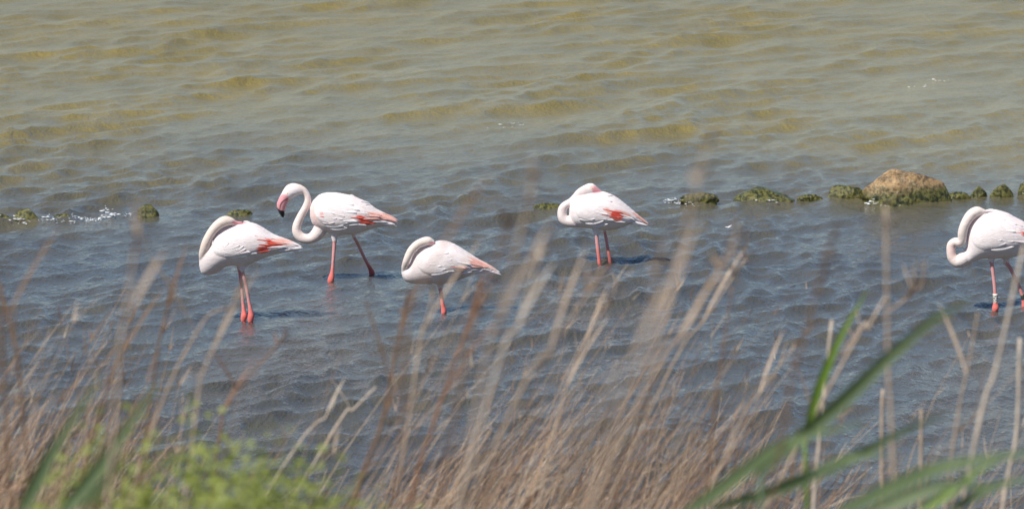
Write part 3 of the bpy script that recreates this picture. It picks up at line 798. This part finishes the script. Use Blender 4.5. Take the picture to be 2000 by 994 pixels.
def stem_path(px, py, d, lean, bend, n=6):
    tip = on_y(px, py, d); dep = rng.uniform(-.25, .25)
    zg = float(bank_z(d+dep))-.03; h = tip.z-zg
    base = Vector((tip.x-lean*h, d+dep, zg))
    t = np.linspace(0, 1, n)[:, None]; b, e = np.array(base), np.array(tip)
    P = b+(e-b)*t; P[:, 0] += bend*h*(t[:, 0]**2-t[:, 0]); P[:, 1] += rng.uniform(-.1, .1)*h*(t[:, 0]**2-t[:, 0])
    return P, h
def grass():
    V = []; F = []; C = []
    def ribbon(P, w0, w1, c):
        n = len(P); a = rng.uniform(0, math.pi); sd = np.array([math.cos(a), math.sin(a)*.6, rng.uniform(-.2, .2)])
        b = len(V)
        for i in range(n):
            w = w0+(w1-w0)*i/(n-1); V.append(P[i]-sd*w); V.append(P[i]+sd*w); C.append(c); C.append(c)
        for i in range(n-1): F.append((b+2*i, b+2*i+1, b+2*i+3, b+2*i+2))
    wts = np.interp(np.arange(-1100, 3100), PXK, WEIGHT)
    cdf = np.cumsum(wts); cdf /= cdf[-1]
    def pickx(): return float(np.searchsorted(cdf, rng.random())-1100)
    # dense mass of old stems and leaves
    for _ in range(7600):
        px = pickx(); top = np.interp(px, PXK, DENSE)
        py = top+ (1060-top)*rng.random()**1.15 + rng.uniform(-25, 40)
        d = 17.0-6.6*rng.random()**1.4
        lean = rng.gauss(.42, .26); P, h = stem_path(px, py, d, lean, rng.gauss(.3, .25), 5)
        if h < .12: continue
        c = np.array(rng.choice(STRAW))*rng.uniform(.5, 1.25)
        ribbon(P, rng.uniform(.0018, .0044), .001, c)
        if rng.random() < .5:       # a dead leaf hanging off the stem
            k = rng.randint(1, 3); q = P[k]; L = rng.uniform(.1, .3); s = rng.choice([1, 1, 1, -1])
            t = np.linspace(0, 1, 4)[:, None]
            Q = q+t*np.array([s*L*.8, rng.uniform(-.5, .5)*L, L*rng.uniform(.1, .8)])+t*t*np.array([0, 0, -L*rng.uniform(.1, .7)])
            ribbon(Q, rng.uniform(.002, .005), .0006, c*rng.uniform(.85, 1.2))
    # thinner layer of taller stems
    for _ in range(560):
        px = pickx(); lo = np.interp(px, PXK, DENSE); hi = np.interp(px, PXK, THIN)
        py = hi+(lo-hi)*rng.random()**.55
        d = rng.uniform(9.5, 16.0)
        P, h = stem_path(px, py, d, rng.gauss(.36, .2), rng.gauss(.3, .2), 7)
        c = np.array(rng.choice(STRAW))*rng.uniform(.8, 1.1)
        ribbon(P, rng.uniform(.0018, .0032), .0008, c)
        if rng.random() < .6:
            for _k in range(rng.randint(2, 6)):     # spikelets
                q = P[-1-rng.randint(0, 1)]; L = rng.uniform(.04, .12); t = np.linspace(0, 1, 3)[:, None]
                ribbon(q+t*np.array([rng.uniform(-.2, .7)*L, rng.uniform(-.3, .3)*L, rng.uniform(.2, 1)*L]), .0022, .0006, c)
    me = mesh_np('dry_grass', np.array(V), np.array(F)); set_col(me, np.array(C))
    tag(link('dry_grass', me, M_straw), 'brown dry grass and dead stems covering the near bank', 'grass', kind='stuff')
grass()

# ------------------------------------------------------------------ single reeds that stand out
def reed(name, pts, d, r0, r1, c, label, cat, group=None, side=0, tuft=0, seed=0, d2=None):
    """pts: photo pixels from low to tip; the foot is carried on down to the bank"""
    rs = random.Random(seed)
    q = [np.array(on_y(x, y, d+(0 if d2 is None else (d2-d)*i/(len(pts)-1)))) for i, (x, y) in enumerate(pts)]
    dv = q[0]-q[1]; zg = float(bank_z(d))-.03
    s = (zg-q[0][2])/min(dv[2], -.02); s = min(s, 1.2/np.linalg.norm(dv)*1.4)
    foot = q[0]+dv*s*np.array([.7, 1, 1]); foot[2] = zg
    P = np.vstack([foot]+q); n = 5*len(P)
    cr = catmull(P, n); t = np.linspace(0, 1, n); rad = r0+(r1-r0)*t
    for k in range(2, n-2, 5): rad[k] *= 1.22
    root = Vector(foot)
    v, f, caps = tube_arrays(cr-foot, rad, 6, cap=False)
    me = bpy.data.meshes.new('stem'); me.from_pydata([tuple(p) for p in v], [], f+caps); me.update()
    cc = np.repeat(np.array(c)[None], len(v), 0)*(.85+.3*np.random.RandomState(seed).rand(len(v))[:, None]); set_col(me, cc)
    top = bpy.data.objects.new(name, None); col.objects.link(top); top.location = root; top.empty_display_size = .05
    tag(top, label, cat, group)
    link('stem', me, M_straw, top)
    for k in range(side):
        i = int(n*(.35+.5*(k+.5)/side)); L = rs.uniform(.10, .26); sg = 1 if rs.random() < .75 else -1
        tt = np.linspace(0, 1, 6); A = cr[i]-foot
        Q = A[None]+np.stack([sg*L*rs.uniform(.25, .55)*tt**1.1, rs.uniform(-.3, .3)*L*tt, L*(.95*tt-.1*tt**2)], 1)
        m = leaf_mesh('leaf', Q, rs.uniform(.0022, .004)*np.sin(np.pi*np.clip(tt*.9+.1, 0, 1))**.7, .2)
        set_col(m, np.repeat(np.array(c)[None]*rs.uniform(.85, 1.2), len(m.vertices), 0)); link('leaf', m, M_straw, top)
    if tuft:
        V = []; F = []
        for k in range(tuft):
            i = n-1-rs.randint(0, max(1, n//7)); A = cr[i]-foot; L = rs.uniform(.03, .09)
            L *= min(1, d/9); dr = np.array([rs.uniform(-.3, .8), rs.uniform(-.4, .4), rs.uniform(.2, 1)])*L
            b = len(V); w = np.array([.0018, .0012, 0]); V += [A-w, A+w, A+dr*.6+w*1.3, A+dr*.6-w*1.3, A+dr]; F += [(b, b+1, b+2), (b, b+2, b+3), (b+3, b+2, b+4)]
        m = mesh_np('seed_head', np.array(V), np.array(F)); set_col(m, np.repeat(np.array(c)[None]*1.1, len(V), 0)); tag(link('seed_head', m, M_straw, top), kind='stuff')
    return top
def leaf_mesh(name, P, w, fold=.25, side=None):
    """blade along P with half width w and a shallow V fold"""
    P = np.asarray(P, float); w = np.asarray(w, float)
    T = np.gradient(P, axis=0); T /= np.linalg.norm(T, axis=1)[:, None]+1e-12
    ref = np.array(side if side is not None else (0, -.55, .83))
    B = np.cross(T, ref); B /= np.linalg.norm(B, axis=1)[:, None]+1e-12
    N = np.cross(B, T); n = len(P)
    V = np.stack([P-B*w[:, None]+N*fold*w[:, None], P-B*w[:, None]*.5+N*fold*.4*w[:, None], P, P+B*w[:, None]*.5+N*fold*.4*w[:, None], P+B*w[:, None]+N*fold*w[:, None]], 1).reshape(-1, 3)
    I = (np.arange(n-1)[:, None]*5+np.arange(4)[None]).ravel()
    me = mesh_np(name, V, np.stack([I, I+1, I+6, I+5], 1))
    return me
TAN = (.46, .37, .28); PALE = (.57, .50, .41); DARK = (.20, .125, .075); RUST = (.25, .14, .085)
G_REED = 'dry reed stalks standing on the near bank'
REEDS = [  # points low to tip, distance, base radius, tip radius, colour, leaves, tuft
 ([(225,800),(245,620),(270,440)], 5.6, .0035, .002, TAN, 1, 10),
 ([(200,790),(240,690),(265,600)], 9.5, .004, .002, DARK, 1, 0),
 ([(300,740),(320,640),(335,540)], 9.0, .004, .002, DARK, 2, 0),
 ([(380,830),(400,720),(470,560)], 8.2, .004, .002, TAN, 1, 8),
 ([(290,860),(390,640),(440,600)], 9.0, .004, .002, TAN, 1, 0),
 ([(8,740),(2,640),(4,560)], 8.0, .004, .002, DARK, 1, 0),
 ([(40,760),(30,680),(28,600)], 8.6, .004, .002, DARK, 1, 0),
 ([(425,880),(445,790),(560,650)], 9.5, .004, .002, RUST, 2, 6),
 ([(640,860),(690,800),(735,755)], 11.5, .005, .003, PALE, 1, 0),
 ([(560,900),(640,810),(660,760)], 11.0, .004, .002, PALE, 1, 0),
 ([(790,730),(800,600),(820,480)], 5.6, .003, .0016, DARK, 1, 0),
 ([(810,740),(830,640),(850,560)], 8.4, .004, .002, TAN, 1, 6),
 ([(930,800),(970,640),(1040,360)], 5.2, .0026, .0016, TAN, 1, 10),
 ([(895,780),(940,600),(1000,420)], 5.6, .0032, .0018, DARK, 1, 6),
 ([(950,790),(1010,640),(1060,480)], 6.2, .0036, .002, PALE, 1, 8),
 ([(990,820),(1080,680),(1180,520)], 7.0, .003, .002, TAN, 1, 12),
 ([(1080,860),(1130,700),(1200,570)], 10.0, .005, .002, TAN, 2, 10),
 ([(1130,900),(1240,690),(1300,470)], 5.0, .0022, .0013, TAN, 1, 8),
 ([(1180,880),(1270,700),(1380,290)], 4.6, .0026, .0014, TAN, 1, 8),
 ([(1290,760),(1380,620),(1455,505)], 10.5, .004, .002, TAN, 1, 10),
 ([(1240,800),(1330,660),(1440,460)], 6.4, .003, .0016, TAN, 1, 14),
 ([(1390,850),(1410,700),(1430,560)], 9.0, .004, .002, DARK, 0, 0),
 ([(1420,880),(1490,760),(1580,640)], 10.0, .004, .002, TAN, 1, 8),
 ([(1590,980),(1605,820),(1625,625)], 10.4, .0075, .005, PALE, 0, 0),
 ([(1745,920),(1735,720),(1730,400)], 7.2, .0052, .003, TAN, 0, 6),
 ([(1722,950),(1722,850),(1724,760)], 11.0, .006, .005, TAN, 0, 0),
 ([(1798,940),(1799,870),(1800,800)], 11.0, .006, .005, TAN, 0, 0),
 ([(1640,720),(1700,640),(1800,560)], 8.8, .005, .002, TAN, 1, 14),
 ([(1905,860),(1945,720),(2000,480)], 8.2, .0062, .0036, PALE, 0, 0),
 ([(1860,880),(1890,720),(1910,610)], 9.2, .004, .002, TAN, 1, 0),
 ([(1960,980),(1985,850),(1992,660)], 10.0, .0075, .005, PALE, 1, 0),
 ([(1570,900),(1600,760),(1680,640)], 9.6, .004, .002, TAN, 2, 10),
 ([(1530,840),(1560,700),(1620,480)], 5.6, .003, .0016, DARK, 0, 10),
]
OWN = {0: 'tall tan reed stalk standing clear above the thick brown grass and green blades', 18: 'tallest of all the dry reeds, a soft tan stalk with feathery tip',
       23: 'pale thick blunt topped stalk beside the slim lime green blade', 24: 'tall straight tan stalk whose tip crosses the foot of the big boulder',
       28: 'pale thick slanting stalk crossing the rear leg of the ringed flamingo', 30: 'pale upright thick stalk behind the level green blade at the edge',
       12: 'tall tan stalk slanting up past the tail of the one legged flamingo', 8: 'pale broken stalk slanting over open water beside the dark dead stem',
       29: 'thin tan stalk just below the white leg ring of the ringed flamingo', 19: 'slender tan stalk bending right under the floating white feather'}
def reed_label(i, c, tf, pts):
    if i in OWN: return OWN[i]
    if c in (DARK, RUST): return 'thin dark brown dry stem rising from the bank grass'
    if tf: return 'tan dry reed with a feathery seed head in the bank grass'
    return 'bare tan dry stalk without seed head in the bank grass'
for i, (pts, d, r0, r1, c, sd, tf) in enumerate(REEDS):
    reed('dry_reed', pts, d, r0*.8, r1*.8, c, reed_label(i, c, tf, pts), 'reed', G_REED, sd, tf, 100+i)
reed('weed_stem', [(800,990),(850,820),(905,660),(940,560)], 8.4, .0042, .0022, RUST, 'tall branching rust red dead weed stem in the bank grass', 'stem', None, 4, 8, 501)
reed('weed_stem', [(690,990),(745,830),(775,680),(790,600)], 8.8, .005, .0025, DARK, 'tall dark brown dead weed stem beside the rust red one', 'stem', None, 3, 4, 502)

# ------------------------------------------------------------------ green reeds
def green_material(name, a, b_):
    M, nt, b = mat(name, a, .45, .4)
    n1 = noise(nt, 7, 4, .6, stretch=(1, 1, 1)); r = ramp(nt, n1.outputs[0], [(.3, a), (.7, b_)])
    nt.links.new(r.outputs[0], b.inputs['Base Color'])
    b.inputs['Subsurface Weight'].default_value = 0
    tr = nt.nodes.new('ShaderNodeBsdfTranslucent'); tr.inputs[0].default_value = (a[0]*1.3, a[1]*1.4, a[2]*.7, 1)
    mx = nt.nodes.new('ShaderNodeMixShader'); mx.inputs[0].default_value = .3
    out = nt.nodes['Material Output']
    nt.links.new(b.outputs[0], mx.inputs[1]); nt.links.new(tr.outputs[0], mx.inputs[2]); nt.links.new(mx.outputs[0], out.inputs[0])
    return M
M_green = green_material('reed_green', (.10, .15, .07), (.19, .25, .12))
M_lime = green_material('reed_lime', (.14, .24, .03), (.22, .33, .06))
M_weed = green_material('weed_green', (.22, .265, .055), (.34, .37, .095))
def green_reed(label, foot_px, d, leaves, stem_top, m=M_green):
    zg = float(bank_z(d))-.03
    b = on_y(foot_px, 994, d); foot = np.array([b.x, d, zg])
    top = bpy.data.objects.new('green_reed', None); col.objects.link(top); top.location = foot
    tag(top, label, 'reed', 'green reeds on the near bank')
    st = np.array(on_y(stem_top[0], stem_top[1], d))-foot
    cr = catmull(np.array([[0, 0, 0], st*.5+np.array([.02, 0, 0]), st]), 14)
    v, f, caps = tube_arrays(cr, np.linspace(.007, .004, 14), 8, cap=False)
    me = bpy.data.meshes.new('stem'); me.from_pydata([tuple(p) for p in v], [], f+caps); me.update(); link('stem', me, m, top)
    for (pts, d0, d1, wpx, fold, mm) in leaves:
        n = 22; q = np.array([np.array(on_y(x, y, d0+(d1-d0)*i/(len(pts)-1)))-foot for i, (x, y) in enumerate(pts)])
        P = catmull(q, n); t = np.linspace(0, 1, n)
        w = wpx/2/FPX*(d0+d1)/2*np.minimum(1, (t+.12)*3)**.6*np.clip((1-t)/.55, 0, 1)**.75
        link('leaf', leaf_mesh('leaf', P, np.maximum(w, .0008), fold, side=(.2, -.85, .5)), mm, top)
green_reed('green reed with a broad blade sweeping up right to two tips beside pale stalks', 1470, 6.2, [
  ([(1480,925),(1560,858),(1640,790),(1740,695),(1820,630),(1900,582)], 6.3, 6.2, 28, 1.2, M_green),
  ([(1690,742),(1760,680),(1800,640),(1845,600)], 6.3, 6.4, 17, .4, M_green)], (1485, 930))
green_reed('green reed whose short pale blade ends in the tangle of dry stems', 1320, 6.2, [
  ([(1335,1005),(1420,945),(1510,880),(1580,852),(1690,826)], 6.2, 6.0, 28, .4, M_green)], (1330, 1010))
green_reed('green reed with dark low blade crossing behind the pale dry stalks', 1370, 6.6, [
  ([(1390,995),(1500,965),(1600,925),(1680,888),(1760,845),(1855,806)], 6.6, 6.9, 24, 1.3, M_green),
  ([(1580,930),(1650,900),(1740,885)], 6.6, 6.4, 20, .5, M_green)], (1385, 1005))
green_reed('green reed with a pale blade arching level to the right edge', 1630, 6.0, [
  ([(1640,1000),(1740,955),(1830,918),(1930,897),(2060,878)], 6.0, 5.7, 32, .4, M_green),
  ([(1680,1010),(1780,970),(1850,948),(1960,950)], 6.0, 6.0, 28, .5, M_green)], (1640, 1015))
green_reed('green reed with thin low blades fanning out beneath the pale arching one', 1840, 6.4, [
  ([(1850,1005),(1900,970),(1960,945),(2040,930)], 6.4, 6.3, 20, .5, M_green),
  ([(1780,1010),(1850,965),(1900,925),(1950,900)], 6.4, 6.4, 18, .5, M_lime)], (1845, 1015))
green_reed('slim bright lime green reed blade rising among dry stems', 1560, 8.6, [
  ([(1575,840),(1598,760),(1640,660),(1695,565)], 8.6, 8.6, 18, .4, M_lime),
  ([(1570,860),(1590,790),(1615,730)], 8.6, 8.6, 14, .4, M_lime)], (1572, 850), M_lime)
green_reed('single upright green reed blade in the thick brown grass', 20, 6.2, [
  ([(40,1005),(75,935),(110,870),(200,730)], 6.2, 6.2, 30, .5, M_green)], (38, 1010))
green_reed('two green reed blades leaning over the leafy weeds', 110, 6.3, [
  ([(120,1005),(170,945),(225,870),(310,745)], 6.3, 6.3, 32, .5, M_green),
  ([(160,995),(215,930),(245,880)], 6.3, 6.2, 18, .5, M_green)], (122, 1010))

# ------------------------------------------------------------------ leafy weeds
def weed(px, py_top, d, spread, n, label, seed):
    rs = random.Random(seed); zg = float(bank_z(d))-.02
    b = on_y(px, 994, d); foot = np.array([b.x, d, zg])
    top = bpy.data.objects.new('leafy_weed', None); col.objects.link(top); top.location = foot
    tag(top, label, 'weed', 'bright green weeds on the bank')
    H = on_y(px, py_top, d).z-zg
    SV = []; SF = []; LV = []; LF = []
    for s in range(9):
        tipx = rs.gauss(0, spread*.5); e = np.array([tipx, rs.gauss(0, .12), H*rs.uniform(.6, 1.0)])
        cr = catmull(np.array([[rs.gauss(0, .02), 0, 0], e*np.array([.35, .5, .5]), e]), 10)
        v, f, caps = tube_arrays(cr, np.linspace(.0035, .0015, 10), 5, cap=False)
        k = len(SV); SV += [tuple(p) for p in v]; SF += [tuple(i+k for i in q) for q in f]
        for _ in range(int(1.3*n)):
            t = rs.random()**.7; c = cr[min(9, int(t*9.99))]+np.array([rs.gauss(0, .04), rs.gauss(0, .04), rs.gauss(0, .03)])
            L = rs.uniform(.012, .026); a = rs.uniform(0, 6.28); u = np.array([math.cos(a), math.sin(a), rs.uniform(-.1, .9)]); u /= np.linalg.norm(u)
            w = np.cross(u, [rs.gauss(0, .4), rs.gauss(0, .4), 1]); w /= np.linalg.norm(w); k = len(LV); w = w*L*.36; nrm = np.cross(u, w)*.25
            LV += [c, c+u*L*.45+w+nrm, c+u*L*.5, c+u*L*.45-w+nrm, c+u*L]; LF += [(k, k+2, k+1), (k, k+3, k+2), (k+1, k+2, k+4), (k+2, k+3, k+4)]
    me = bpy.data.meshes.new('stem'); me.from_pydata(SV, [], SF); me.update(); link('stem', me, M_lime, top)
    link('foliage', mesh_np('foliage', np.array(LV), np.array(LF)), M_weed, top, smooth=False)
weed(205, 945, 6.6, .20, 260, 'low bright green leafy weed among the brown grass stems', 1)
weed(310, 912, 6.8, .22, 330, 'bright green leafy weed right of the two leaning reed blades', 2)
weed(395, 880, 7.0, .24, 330, 'tall bright green leafy weed with rounded top on the bank', 3)
weed(480, 905, 6.8, .26, 330, 'wide bushy yellow green weed in the gap of the dry grass', 4)
weed(548, 835, 7.6, .18, 140, 'thin light green weed reaching up against the water', 5)
weed(600, 932, 6.8, .24, 280, 'yellow green weed half hidden by dry stems', 6)
weed(690, 950, 7.0, .20, 160, 'small green weed at the foot of the dark dead stem', 7)
